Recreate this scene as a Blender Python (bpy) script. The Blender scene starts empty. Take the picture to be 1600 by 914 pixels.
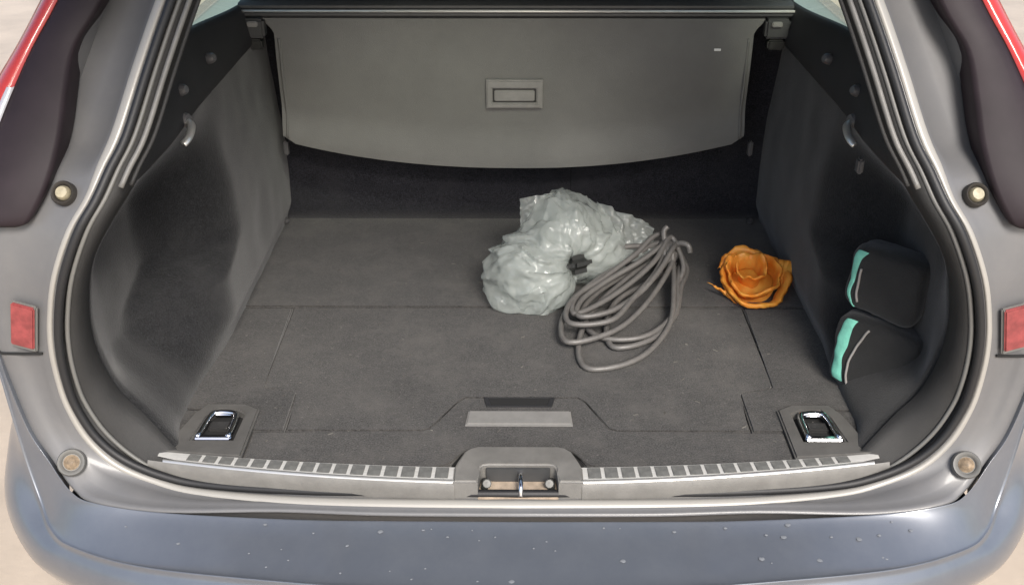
import bpy, bmesh, math, random
from mathutils import Vector, Matrix, noise
R = math.radians
SC = bpy.context.scene
COL = SC.collection

# ------------------------------------------------------------------ camera
cam = bpy.data.cameras.new('camera')
cam.sensor_width = 36.0
cam.lens = 36.0
cam.clip_start = 0.02
cam.clip_end = 300
cam_ob = bpy.data.objects.new('camera', cam)
COL.objects.link(cam_ob)
cam_ob.location = (-0.004, -1.27, 1.0)
cam_ob.rotation_euler = (R(90 - 28.2), 0, R(0.25))
SC.camera = cam_ob

# ------------------------------------------------------------------ sky, sun, exposure
SUN_EL, SUN_AZ = 42.0, 163.0        # azimuth clockwise from +Y: behind the camera, a little to the right
world = bpy.data.worlds.new('World')
SC.world = world
world.use_nodes = True
wn = world.node_tree.nodes
wl = world.node_tree.links
sky = wn.new('ShaderNodeTexSky')
sky.sky_type = 'NISHITA'
sky.sun_disc = False
sky.sun_elevation = R(SUN_EL)
sky.sun_rotation = R(SUN_AZ)
sky.air_density = 1.0
sky.dust_density = 2.5
sky.ozone_density = 0.6
wl.new(sky.outputs[0], wn['Background'].inputs[0])
wn['Background'].inputs[1].default_value = 0.10
sun = bpy.data.lights.new('sun', 'SUN')
sun.energy = 2.2
sun.angle = R(22)
sun.color = (1.0, 0.955, 0.895)
sun_ob = bpy.data.objects.new('sun', sun)
COL.objects.link(sun_ob)
sd = Vector((math.sin(R(SUN_AZ)) * math.cos(R(SUN_EL)), math.cos(R(SUN_AZ)) * math.cos(R(SUN_EL)), math.sin(R(SUN_EL))))
sun_ob.rotation_euler = (-sd).to_track_quat('-Z', 'Y').to_euler()
sun_ob.location = sd * 20
vs = SC.view_settings
vs.view_transform = 'Standard'
vs.look = 'None'
vs.gamma = 1.0
vs.exposure = 1.15
vs.use_curve_mapping = False

# ------------------------------------------------------------------ materials
def mat(name, col, rough=0.6, metal=0.0, coat=0.0, var=0.0, scale=20.0, bump=0.0, bscale=200.0,
        col2=None, spec=0.5, sheen=0.0, stretch=None, coat_rough=0.05, lo=0.35, hi=0.65, detail=4.0):
    m = bpy.data.materials.new(name)
    m.use_nodes = True
    nt = m.node_tree
    b = nt.nodes['Principled BSDF']
    b.inputs['Base Color'].default_value = (*col, 1)
    b.inputs['Roughness'].default_value = rough
    b.inputs['Metallic'].default_value = metal
    b.inputs['Coat Weight'].default_value = coat
    b.inputs['Coat Roughness'].default_value = coat_rough
    b.inputs['Specular IOR Level'].default_value = spec
    b.inputs['Sheen Weight'].default_value = sheen
    tc = nt.nodes.new('ShaderNodeTexCoord')
    src = tc.outputs['Object']
    if stretch:
        mp = nt.nodes.new('ShaderNodeMapping')
        mp.inputs['Scale'].default_value = stretch
        nt.links.new(src, mp.inputs[0])
        src = mp.outputs[0]
    if var > 0 or col2:
        n = nt.nodes.new('ShaderNodeTexNoise')
        n.inputs['Scale'].default_value = scale
        n.inputs['Detail'].default_value = detail
        n.inputs['Roughness'].default_value = 0.65
        nt.links.new(src, n.inputs['Vector'])
        r = nt.nodes.new('ShaderNodeValToRGB')
        r.color_ramp.elements[0].position = lo
        r.color_ramp.elements[1].position = hi
        c2 = col2 if col2 else tuple(min(1, c * (1 + var)) for c in col)
        c1 = col if col2 else tuple(c * (1 - var) for c in col)
        r.color_ramp.elements[0].color = (*c1, 1)
        r.color_ramp.elements[1].color = (*c2, 1)
        nt.links.new(n.outputs['Fac'], r.inputs[0])
        nt.links.new(r.outputs[0], b.inputs['Base Color'])
    if bump > 0:
        n2 = nt.nodes.new('ShaderNodeTexNoise')
        n2.inputs['Scale'].default_value = bscale
        n2.inputs['Detail'].default_value = 3
        nt.links.new(src, n2.inputs['Vector'])
        bp = nt.nodes.new('ShaderNodeBump')
        bp.inputs['Strength'].default_value = bump
        bp.inputs['Distance'].default_value = 0.002
        nt.links.new(n2.outputs['Fac'], bp.inputs['Height'])
        nt.links.new(bp.outputs[0], b.inputs['Normal'])
    return m

def carpet_mat(name, c1, c2, dust, lint=0.5):
    """felt carpet: soft large blotches, fine fibre grain, pale dust and lint flecks"""
    m = bpy.data.materials.new(name)
    m.use_nodes = True
    nt = m.node_tree
    N, L = nt.nodes, nt.links
    b = N['Principled BSDF']
    b.inputs['Roughness'].default_value = 0.95
    b.inputs['Specular IOR Level'].default_value = 0.15
    b.inputs['Sheen Weight'].default_value = 0.25
    b.inputs['Sheen Roughness'].default_value = 0.5
    tc = N.new('ShaderNodeTexCoord')
    def nz(scale, detail, rough=0.6):
        n = N.new('ShaderNodeTexNoise')
        n.inputs['Scale'].default_value = scale
        n.inputs['Detail'].default_value = detail
        n.inputs['Roughness'].default_value = rough
        L.new(tc.outputs['Object'], n.inputs['Vector'])
        return n.outputs['Fac']
    def ramp(f, p0, p1, a, bb):
        r = N.new('ShaderNodeValToRGB')
        r.color_ramp.elements[0].position = p0
        r.color_ramp.elements[1].position = p1
        r.color_ramp.elements[0].color = (*a, 1)
        r.color_ramp.elements[1].color = (*bb, 1)
        L.new(f, r.inputs[0])
        return r.outputs[0]
    def mix(f, a, bb, typ='MIX'):
        x = N.new('ShaderNodeMixRGB')
        x.blend_type = typ
        if isinstance(f, float):
            x.inputs[0].default_value = f
        else:
            L.new(f, x.inputs[0])
        L.new(a, x.inputs[1])
        if isinstance(bb, tuple):
            x.inputs[2].default_value = (*bb, 1)
        else:
            L.new(bb, x.inputs[2])
        return x.outputs[0]
    base = ramp(nz(6, 5), 0.3, 0.7, c1, c2)
    grain = ramp(nz(380, 2), 0.28, 0.72, (0.40,) * 3, (1.62,) * 3)
    base = mix(1.0, base, grain, 'MULTIPLY')
    tuft = ramp(nz(95, 4, 0.7), 0.3, 0.7, (0.74,) * 3, (1.26,) * 3)
    base = mix(1.0, base, tuft, 'MULTIPLY')
    dm = ramp(nz(9, 8, 0.72), 0.46, 0.72, (0, 0, 0), (0.8,) * 3)
    base = mix(dm, base, dust)
    lm = ramp(nz(130, 3, 0.55), 0.66, 0.72, (0, 0, 0), (lint,) * 3)
    base = mix(lm, base, tuple(min(1, d * 1.9) for d in dust))
    L.new(base, b.inputs['Base Color'])
    bp = N.new('ShaderNodeBump')
    bp.inputs['Strength'].default_value = 0.6
    bp.inputs['Distance'].default_value = 0.0015
    L.new(nz(420, 2), bp.inputs['Height'])
    L.new(bp.outputs[0], b.inputs['Normal'])
    return m

def paint_mat(name, c, dust, amount=0.5, metal=0.35, rough=0.38, coat=0.7):
    """metallic car paint under a clear coat, filmed with dried dust and water spots"""
    m = bpy.data.materials.new(name)
    m.use_nodes = True
    nt = m.node_tree
    N, L = nt.nodes, nt.links
    b = N['Principled BSDF']
    b.inputs['Metallic'].default_value = metal
    b.inputs['Roughness'].default_value = rough
    b.inputs['Coat Weight'].default_value = coat
    b.inputs['Coat Roughness'].default_value = 0.08
    tc = N.new('ShaderNodeTexCoord')
    n = N.new('ShaderNodeTexNoise')
    n.inputs['Scale'].default_value = 16
    n.inputs['Detail'].default_value = 9
    n.inputs['Roughness'].default_value = 0.7
    L.new(tc.outputs['Object'], n.inputs['Vector'])
    r = N.new('ShaderNodeValToRGB')
    r.color_ramp.elements[0].position = 0.38
    r.color_ramp.elements[1].position = 0.68
    r.color_ramp.elements[0].color = (amount * 0.8,) * 3 + (1,)
    r.color_ramp.elements[1].color = (amount,) * 3 + (1,)
    L.new(n.outputs['Fac'], r.inputs[0])
    mx = N.new('ShaderNodeMixRGB')
    mx.inputs[1].default_value = (*c, 1)
    mx.inputs[2].default_value = (*dust, 1)
    L.new(r.outputs[0], mx.inputs[0])
    L.new(mx.outputs[0], b.inputs['Base Color'])
    rr = N.new('ShaderNodeMapRange')
    rr.inputs['To Min'].default_value = 0.05
    rr.inputs['To Max'].default_value = 0.2
    L.new(r.outputs[0], rr.inputs['Value'])
    L.new(rr.outputs[0], b.inputs['Coat Roughness'])
    n3 = N.new('ShaderNodeTexNoise')
    n3.inputs['Scale'].default_value = 900
    L.new(tc.outputs['Object'], n3.inputs['Vector'])
    bp = N.new('ShaderNodeBump')
    bp.inputs['Strength'].default_value = 0.08
    bp.inputs['Distance'].default_value = 0.0006
    L.new(n3.outputs['Fac'], bp.inputs['Height'])
    L.new(bp.outputs[0], b.inputs['Normal'])
    return m

M = {}
M['ground'] = mat('ground_concrete', (0.47, 0.385, 0.295), 0.5, var=0.10, scale=3.0, bump=0.4, bscale=60)
M['jamb'] = paint_mat('dusty_jamb_paint', (0.06, 0.068, 0.08), (0.160, 0.155, 0.152), 0.75, 0.1, 0.5, 0.22)
M['flange'] = paint_mat('flange_coat', (0.26, 0.25, 0.23), (0.34, 0.325, 0.295), 0.6, 0.05, 0.4, 0.3)
M['paint'] = paint_mat('blue_grey_paint', (0.052, 0.066, 0.095), (0.23, 0.24, 0.255), 0.5, 0.4, 0.35, 0.9)
M['rubber'] = mat('seal_rubber', (0.012, 0.012, 0.013), 0.55, bump=0.1, bscale=400)
M['lip'] = mat('seal_lip', (0.13, 0.128, 0.12), 0.5)
M['trim'] = mat('trim_plastic', (0.020, 0.0195, 0.019), 0.68, var=0.12, scale=14, bump=0.35, bscale=900)
M['trim_dark'] = mat('dark_trim_plastic', (0.019, 0.019, 0.021), 0.6, var=0.15, scale=14, bump=0.35, bscale=900)
M['trim_light'] = mat('sill_plastic', (0.15, 0.145, 0.135), 0.45, var=0.12, scale=25, bump=0.25, bscale=900)
M['corner'] = mat('corner_plastic', (0.092, 0.089, 0.084), 0.5, var=0.1, scale=25, bump=0.25, bscale=900)
M['alu'] = mat('brushed_sill', (0.64, 0.63, 0.60), 0.4, metal=0.4, var=0.1, scale=60, stretch=(1, 8, 8))
M['alu_edge'] = mat('sill_edge', (0.62, 0.61, 0.58), 0.3, metal=0.75)
M['pad'] = mat('grip_pad', (0.125, 0.125, 0.118), 0.6, var=0.2, scale=80, bump=0.3, bscale=700)
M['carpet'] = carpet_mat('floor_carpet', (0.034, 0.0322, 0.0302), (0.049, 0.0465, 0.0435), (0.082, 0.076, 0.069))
M['carpet_side_shade'] = carpet_mat('side_floor_carpet_shade', (0.0295, 0.028, 0.0263), (0.042, 0.040, 0.0375), (0.068, 0.063, 0.058))  # floor carpet darkened: shade towards the side walls is put into its colour
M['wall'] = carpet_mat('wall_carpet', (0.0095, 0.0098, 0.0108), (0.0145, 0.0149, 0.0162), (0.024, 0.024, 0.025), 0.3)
M['seat'] = carpet_mat('seat_fabric', (0.014, 0.014, 0.018), (0.021, 0.021, 0.026), (0.027, 0.027, 0.031), 0.2)
M['gap'] = mat('under_floor', (0.010, 0.010, 0.010), 0.9)
M['cover'] = mat('cover_vinyl', (0.130, 0.128, 0.121), 0.72, var=0.07, scale=7, bump=0.35, bscale=700)
M['cover_frame'] = mat('cover_handle', (0.20, 0.195, 0.185), 0.5, var=0.08, scale=40, bump=0.2, bscale=900)
M['cassette'] = mat('cassette', (0.045, 0.046, 0.047), 0.45, var=0.1, scale=20)
M['chrome'] = mat('chrome', (0.82, 0.82, 0.84), 0.08, metal=1.0)
M['steel'] = mat('zinc_steel', (0.55, 0.53, 0.48), 0.35, metal=0.9, var=0.15, scale=60)
M['primer'] = mat('latch_floor', (0.36, 0.29, 0.22), 0.6, var=0.2, scale=60)
M['lamp'] = mat('smoked_lens', (0.020, 0.014, 0.017), 0.55, var=0.2, scale=8, spec=0.2)
M['red'] = mat('red_lens', (0.42, 0.034, 0.026), 0.2, coat=0.4)
M['reflector'] = mat('reflector_red', (0.22, 0.045, 0.045), 0.35, var=0.25, scale=60)
M['clear'] = mat('clear_lens', (0.42, 0.42, 0.44), 0.1, coat=0.8)
M['buffer'] = mat('buffer_rubber', (0.030, 0.026, 0.022), 0.6)
M['buffer_tip'] = mat('buffer_tip', (0.30, 0.265, 0.18), 0.5, var=0.2, scale=120)
M['grommet'] = mat('screw_grommet', (0.20, 0.15, 0.10), 0.55, var=0.35, scale=150)
M['roof'] = mat('headliner', (0.22, 0.22, 0.205), 0.9)
M['cable'] = mat('grey_cable', (0.118, 0.112, 0.106), 0.4, var=0.1, scale=60, bump=0.2, bscale=500)
M['black_plastic'] = mat('black_plastic', (0.016, 0.017, 0.016), 0.4, bump=0.2, bscale=500)
M['pouch'] = mat('black_nylon', (0.009, 0.0088, 0.0086), 0.75, var=0.25, scale=40, bump=0.7, bscale=600, sheen=0.2)
M['mint'] = mat('mint_webbing', (0.20, 0.58, 0.45), 0.6, var=0.12, scale=60, bump=0.5, bscale=500)
M['piping'] = mat('grey_piping', (0.28, 0.265, 0.25), 0.5)
M['wood'] = mat('brown_wood', (0.16, 0.085, 0.04), 0.7, var=0.3, scale=6, stretch=(1, 10, 1))
M['screw'] = mat('trim_clip', (0.09, 0.088, 0.09), 0.35)
M['tag'] = mat('white_tag', (0.75, 0.74, 0.72), 0.5)
M['crumb'] = mat('crumb', (0.095, 0.09, 0.08), 0.9, var=0.5, scale=15)
M['drop'] = mat('dried_spot', (0.19, 0.20, 0.215), 0.5)

def orange_mat():
    m = mat('orange_fabric', (1.0, 0.30, 0.02), 0.5, col2=(1.0, 0.56, 0.10), scale=34, bump=0.5, bscale=200, metal=0.05, coat=0.25, coat_rough=0.25, lo=0.3, hi=0.7)
    nt = m.node_tree
    b = nt.nodes['Principled BSDF']
    tr = nt.nodes.new('ShaderNodeBsdfTranslucent')
    tr.inputs[0].default_value = (1.0, 0.42, 0.05, 1)
    mx = nt.nodes.new('ShaderNodeMixShader')
    mx.inputs[0].default_value = 0.28
    nt.links.new(b.outputs[0], mx.inputs[1])
    nt.links.new(tr.outputs[0], mx.inputs[2])
    nt.links.new(mx.outputs[0], nt.nodes['Material Output'].inputs[0])
    return m
M['orange'] = orange_mat()

def film_mat():
    m = mat('clear_film', (0.52, 0.56, 0.535), 0.10, spec=1.0)
    nt = m.node_tree
    b = nt.nodes['Principled BSDF']
    tc = nt.nodes.new('ShaderNodeTexCoord')
    nz = nt.nodes.new('ShaderNodeTexNoise')
    nz.inputs['Scale'].default_value = 30
    nz.inputs['Detail'].default_value = 3
    nt.links.new(tc.outputs['Object'], nz.inputs['Vector'])
    vm = nt.nodes.new('ShaderNodeVectorMath')
    vm.operation = 'SCALE'
    vm.inputs['Scale'].default_value = 0.03
    nt.links.new(nz.outputs['Color'], vm.inputs[0])
    va = nt.nodes.new('ShaderNodeVectorMath')
    nt.links.new(tc.outputs['Object'], va.inputs[0])
    nt.links.new(vm.outputs[0], va.inputs[1])
    prev = None
    for sc, st in ((34, 0.38), (90, 0.2)):
        vo = nt.nodes.new('ShaderNodeTexVoronoi')
        vo.inputs['Scale'].default_value = sc
        nt.links.new(va.outputs[0], vo.inputs['Vector'])
        bp = nt.nodes.new('ShaderNodeBump')
        bp.inputs['Strength'].default_value = st
        bp.inputs['Distance'].default_value = 0.012 * 48 / sc
        nt.links.new(vo.outputs['Distance'], bp.inputs['Height'])
        if prev:
            nt.links.new(prev.outputs[0], bp.inputs['Normal'])
        prev = bp
    nt.links.new(prev.outputs[0], b.inputs['Normal'])
    tl = nt.nodes.new('ShaderNodeBsdfTranslucent')
    tl.inputs[0].default_value = (0.80, 0.84, 0.81, 1)
    m1 = nt.nodes.new('ShaderNodeMixShader')
    m1.inputs[0].default_value = 0.30
    nt.links.new(b.outputs[0], m1.inputs[1])
    nt.links.new(tl.outputs[0], m1.inputs[2])
    tr = nt.nodes.new('ShaderNodeBsdfTransparent')
    m2 = nt.nodes.new('ShaderNodeMixShader')
    m2.inputs[0].default_value = 0.55
    nt.links.new(m1.outputs[0], m2.inputs[1])
    nt.links.new(tr.outputs[0], m2.inputs[2])
    nt.links.new(m2.outputs[0], nt.nodes['Material Output'].inputs[0])
    return m
M['film'] = film_mat()

def glass_mat():
    m = bpy.data.materials.new('tinted_glass')
    m.use_nodes = True
    nt = m.node_tree
    tr = nt.nodes.new('ShaderNodeBsdfTransparent')
    tr.inputs[0].default_value = (0.74, 0.82, 0.72, 1)
    gl = nt.nodes.new('ShaderNodeBsdfGlossy')
    gl.inputs['Roughness'].default_value = 0.02
    mx = nt.nodes.new('ShaderNodeMixShader')
    mx.inputs[0].default_value = 0.07
    nt.links.new(tr.outputs[0], mx.inputs[1])
    nt.links.new(gl.outputs[0], mx.inputs[2])
    nt.links.new(mx.outputs[0], nt.nodes['Material Output'].inputs[0])
    return m
M['glass'] = glass_mat()

# ------------------------------------------------------------------ helpers
def link(name, me, m, parent=None, smooth=True):
    if m:
        me.materials.append(M[m] if isinstance(m, str) else m)
    o = bpy.data.objects.new(name, me)
    COL.objects.link(o)
    if smooth:
        for p in me.polygons:
            p.use_smooth = True
    if parent:
        o.parent = parent
    return o

def bm_obj(name, bm, m, parent=None, smooth=True, sharp=None):
    bmesh.ops.recalc_face_normals(bm, faces=bm.faces)
    me = bpy.data.meshes.new(name)
    bm.to_mesh(me)
    bm.free()
    if sharp:
        me.set_sharp_from_angle(angle=R(sharp))
    return link(name, me, m, parent, smooth)

def pyd(name, vs_, fs, m, parent=None, smooth=True, sharp=None):
    bm = bmesh.new()
    V = [bm.verts.new(v) for v in vs_]
    for f in fs:
        try:
            bm.faces.new([V[i] for i in f])
        except ValueError:
            pass
    return bm_obj(name, bm, m, parent, smooth, sharp)

def loft(name, rows, m, parent=None, closed=False, cap=False, smooth=True, sharp=None):
    n = len(rows[0])
    vs_ = [p for r in rows for p in r]
    fs = []
    for i in range(len(rows) - 1):
        for j in range(n if closed else n - 1):
            a, b = i * n + j, i * n + (j + 1) % n
            fs.append((a, b, b + n, a + n))
    if cap:
        fs.append(tuple(range(n)))
        fs.append(tuple((len(rows) - 1) * n + j for j in range(n)))
    return pyd(name, vs_, fs, m, parent, smooth, sharp)

def cr(pts, per=6):
    """Catmull-Rom through a list of tuples"""
    P = [Vector(p) for p in pts]
    out = []
    for i in range(len(P) - 1):
        p0 = P[max(i - 1, 0)]; p1 = P[i]; p2 = P[i + 1]; p3 = P[min(i + 2, len(P) - 1)]
        for k in range(per):
            t = k / per
            out.append(0.5 * ((2 * p1) + (p2 - p0) * t + (2 * p0 - 5 * p1 + 4 * p2 - p3) * t * t + (3 * p1 - p0 - 3 * p2 + p3) * t ** 3))
    out.append(P[-1])
    return out

def tube(name, pts, r, m, parent=None, n=8, caps=True, flat=1.0):
    rows = []
    up = Vector((0, 0, 1))
    prev = None
    for i, p in enumerate(pts):
        p = Vector(p)
        t = (Vector(pts[min(i + 1, len(pts) - 1)]) - Vector(pts[max(i - 1, 0)])).normalized()
        if prev is None:
            s = t.cross(up)
            if s.length < 0.05:
                s = t.cross(Vector((1, 0, 0)))
        else:
            s = prev - t * prev.dot(t)
        s.normalize()
        prev = s
        u = s.cross(t)
        rr = r[i] if isinstance(r, list) else r
        rows.append([p + s * math.cos(2 * math.pi * k / n) * rr + u * math.sin(2 * math.pi * k / n) * rr * flat for k in range(n)])
    return loft(name, rows, m, parent, closed=True, cap=caps)

def box(name, c, s, m, parent=None, bev=0.003, rot=None, seg=2):
    bm = bmesh.new()
    bmesh.ops.create_cube(bm, size=1)
    bmesh.ops.scale(bm, vec=s, verts=bm.verts)
    if bev:
        bmesh.ops.bevel(bm, geom=bm.edges[:], offset=min(bev, min(s) * 0.45), segments=seg, affect='EDGES')
    mt = Matrix.Translation(c)
    if rot is not None:
        mt = mt @ rot.to_4x4()
    bmesh.ops.transform(bm, matrix=mt, verts=bm.verts)
    return bm_obj(name, bm, m, parent, True, 35)

def slab(name, poly, z0, z1, m, parent=None, bev=0.003, hole=None):
    """extruded polygon (optionally with a hole of the same vertex count), rounded top edge"""
    bm = bmesh.new()
    def ring(p, z):
        return [bm.verts.new((x, y, z)) for x, y in p]
    a = ring(poly, z0); b = ring(poly, z1)
    n = len(poly)
    for i in range(n):
        bm.faces.new((a[i], a[(i + 1) % n], b[(i + 1) % n], b[i]))
    if hole:
        c = ring(hole, z0); d = ring(hole, z1)
        for i in range(n):
            j = (i + 1) % n
            bm.faces.new((c[j], c[i], d[i], d[j]))
            bm.faces.new((b[i], b[j], d[j], d[i]))
            bm.faces.new((a[j], a[i], c[i], c[j]))
        rims = [e for e in bm.edges if all(v in b for v in e.verts) or all(v in d for v in e.verts)]
    else:
        bm.faces.new(b)
        bm.faces.new(list(reversed(a)))
        rims = [e for e in bm.edges if all(v in b for v in e.verts)]
    if bev:
        bmesh.ops.bevel(bm, geom=rims, offset=bev, segments=2, affect='EDGES')
    return bm_obj(name, bm, m, parent, True, 40)

def lathe(name, prof, c, axis, m, parent=None, n=20):
    q = Vector((0, 0, 1)).rotation_difference(Vector(axis).normalized())
    rows = []
    for r, h in prof:
        rows.append([Vector(c) + q @ Vector((r * math.cos(2 * math.pi * k / n), r * math.sin(2 * math.pi * k / n), h)) for k in range(n)])
    return loft(name, rows, m, parent, closed=True, cap=True, sharp=50)

def empty(name, loc=(0, 0, 0)):
    o = bpy.data.objects.new(name, None)
    o.empty_display_size = 0.1
    COL.objects.link(o)
    o.location = loc
    return o

def tag(o, label=None, cat=None, group=None, kind=None):
    for k, v in (('label', label), ('category', cat), ('group', group), ('kind', kind)):
        if v:
            o[k] = v
    return o

def sm(a, b, x):
    t = max(0.0, min(1.0, (x - a) / (b - a)))
    return t * t * (3 - 2 * t)

def mx(p, s=1):
    return (p[0] * s, p[1], p[2])

# ------------------------------------------------------------------ ground
GZ = -0.62
gr = pyd('ground', [(-60, -60, GZ), (60, -60, GZ), (60, 60, GZ), (-60, 60, GZ)], [(0, 1, 2, 3)], 'ground')
tag(gr, kind='structure')
gr['label'] = 'pale beige concrete ground under and around the car'

# ------------------------------------------------------------------ the car
car = empty('estate_car', (0, 0, 0))
tag(car, 'dusty blue grey estate car seen from behind with its boot open', 'car')

# stations of the tailgate aperture, right half, from the sill centre up the pillar to the roof
S = [(0, -.030, -.022), (.207, -.024, -.026), (.36, -.013, -.030), (.49, .003, -.032), (.556, .011, -.022), (.618, .020, .004),
     (.659, .027, .045), (.682, .032, .10), (.688, .033, .15), (.686, .032, .205), (.676, .031, .26), (.654, .028, .328),
     (.622, .036, .396), (.597, .056, .435), (.579, .082, .472), (.558, .110, .512), (.532, .167, .593), (.503, .225, .675),
     (.46, .30, .78), (.40, .36, .85), (.2, .40, .89), (0, .41, .895)]
J = [(0, -.062, -.030), (.207, -.058, -.032), (.37, -.048, -.034), (.540, -.050, -.034), (.645, -.0435, -.0235), (.688, -.0245, -.0135),
     (.726, .0055, .0195), (.755, .0235, .061), (.776, .039, .146), (.782, .042, .205), (.785, .046, .26), (.782, .05, .328),
     (.77, .062, .396), (.75, .085, .435), (.735, .112, .472), (.72, .142, .512), (.69, .20, .593), (.66, .26, .675),
     (.61, .34, .78), (.55, .40, .86), (.3, .43, .93), (0, .44, .94)]
PER = 5
Sd, Jd = cr(S, PER), cr(J, PER)

def half_to_full(h):
    return [Vector((-p[0], p[1], p[2])) for p in reversed(h[1:])] + [Vector(p) for p in h]

def depth_dir(k):
    """direction 'into the body' at station k: down along the sill, forward along the sides"""
    t = sm(3.2, 6.5, k)
    return Vector((0, 0.15 + 0.85 * t, -(1 - t) - 0.05)).normalized()

def body_rows():
    rows = []
    for i, (s, j) in enumerate(zip(Sd, Jd)):
        k = i / PER
        N = depth_dir(k)
        if k > 19:
            N = Vector((0, .2, -1)).normalized() * -1
            N = Vector((0, 1, 0))
        w = (j - s).length
        a = min(0.45, (0.030 if k < 9 else 0.026) / w)
        g = 0.030 * sm(13.6, 14.6, k)
        l = 0.004
        def P(t, d):
            return s + (j - s) * t + N * d
        out = [P(-0.05, 0.03), P(0, 0.003), P(0.04, 0), P(a * 0.6, 0), P(a, 0.002), P(a + 0.05, l * sm(5, 8, k) + g),
               P((a + 0.7) / 2, l * sm(5, 8, k) + g), P(0.66, l * sm(5, 8, k) + g), P(0.70, 0.001), P(0.85, 0.0), P(0.96, 0.001), P(1.0, 0.004)]
        t = sm(4.0, 7.5, k)
        e1 = Vector((0.010 * t, 0.012, -0.012 * (1 - t)))
        e2 = Vector((0.022 * t, 0.014 + 0.05 * t, -0.05 * (1 - t)))
        e3 = Vector((0.028 * t, 0.014 + 0.13 * t, -0.05 * (1 - t)))
        if k > 19:
            e3 = Vector((0, .1, .01)); e2 = Vector((0, .05, .012)); e1 = Vector((0, .01, .006))
        out += [j + e1, j + e2, j + e3]
        rows.append(out)
    return rows
br = body_rows()
full = [[Vector((-p[0], p[1], p[2])) for p in r] for r in reversed(br[1:])] + br
body = loft('body_frame', full, 'jamb', car, sharp=60)
body['label'] = 'dusty painted metal frame around the boot opening'

fl_rows = []
for i, (sp_, jp_) in enumerate(zip(Sd, Jd)):
    k = i / PER
    if k > 18:
        break
    N = depth_dir(k)
    dr = (jp_ - sp_).normalized()
    wd_ = .021 - .005 * sm(3, 6, k) + .006 * sm(13, 15, k)
    fl_rows.append([sp_ + dr * .006 - N * .0004, sp_ + dr * .007 - N * .0030, sp_ + dr * (wd_ * .6) - N * .0034, sp_ + dr * (wd_ - .002) - N * .0028, sp_ + dr * wd_ + N * .0008])
fl_full = [[Vector((-p[0], p[1], p[2])) for p in r] for r in reversed(fl_rows[1:])] + fl_rows
flo = loft('flange_band', fl_full, 'flange', body)
# seal: black bulb and the paler lip beside it
def inward(i):
    s, j = Sd[i], Jd[i]
    return (s - j).normalized()
bulb, lip = [], []
for i, s in enumerate(Sd):
    N = depth_dir(i / PER)
    bulb.append(s + inward(i) * 0.004 - N * 0.003)
    lip.append(s + inward(i) * 0.0145 + N * 0.006)
fb, fl = half_to_full(bulb), half_to_full(lip)
seal = tube('seal', fb[4:-4], 0.0066, 'rubber', car, n=10)
seal['label'] = 'black rubber seal round the boot opening'
lipo = tube('seal_lip', fl[4:-4], 0.0036, 'lip', seal, n=8)

# inner plastic trim band beside the seal
T = {4: (.535, .045, -.004), 5: (.595, .074, .055), 6: (.628, .082, .09), 7: (.645, .085, .125), 8: (.656, .087, .172), 9: (.655, .087, .228),
     10: (.642, .085, .291), 11: (.622, .082, .340), 12: (.588, .082, .392), 13: (.562, .104, .430), 14: (.547, .128, .462),
     15: (.532, .155, .503), 16: (.506, .21, .583), 17: (.478, .268, .665), 18: (.436, .34, .77), 19: (.39, .40, .84)}
Td = cr([T[k] for k in range(4, 20)], PER)
for s in (-1, 1):
    rows = []
    for i, t in enumerate(Td):
        k = 4 + i / PER
        a = Sd[4 * PER + i]
        N = depth_dir(k)
        inn = inward(4 * PER + i)
        p0 = a + inn * 0.010 + N * 0.012
        p1 = a + inn * 0.019 + N * 0.008
        mid = p1.lerp(t, 0.5) + inn * 0.004
        row = [p0, p1, mid, Vector(t) + inn * 0.001, Vector(t) + Vector((0.006, 0.008, 0)), Vector(t) + Vector((0.02, 0.04, 0))]
        rows.append([mx(p, s) for p in row])
    o = loft('opening_trim', rows, 'trim', car)
    # ribbed pillar strip, ends with a square lower end
    for off, wd in ((0.030, 0.0040), (0.041, 0.0030)):
        pts = []
        for k in [13.4 + 0.2 * q for q in range(29)]:
            i = min(int(round(k * PER)), 19 * PER)
            a = Sd[i] + inward(i) * off + depth_dir(k) * (0.006 + (off - 0.03) * 1.1)
            pts.append(mx(a, s))
        tube('pillar_strip', pts, wd, 'trim_light' if off < 0.035 else 'trim', car, n=8)

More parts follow.
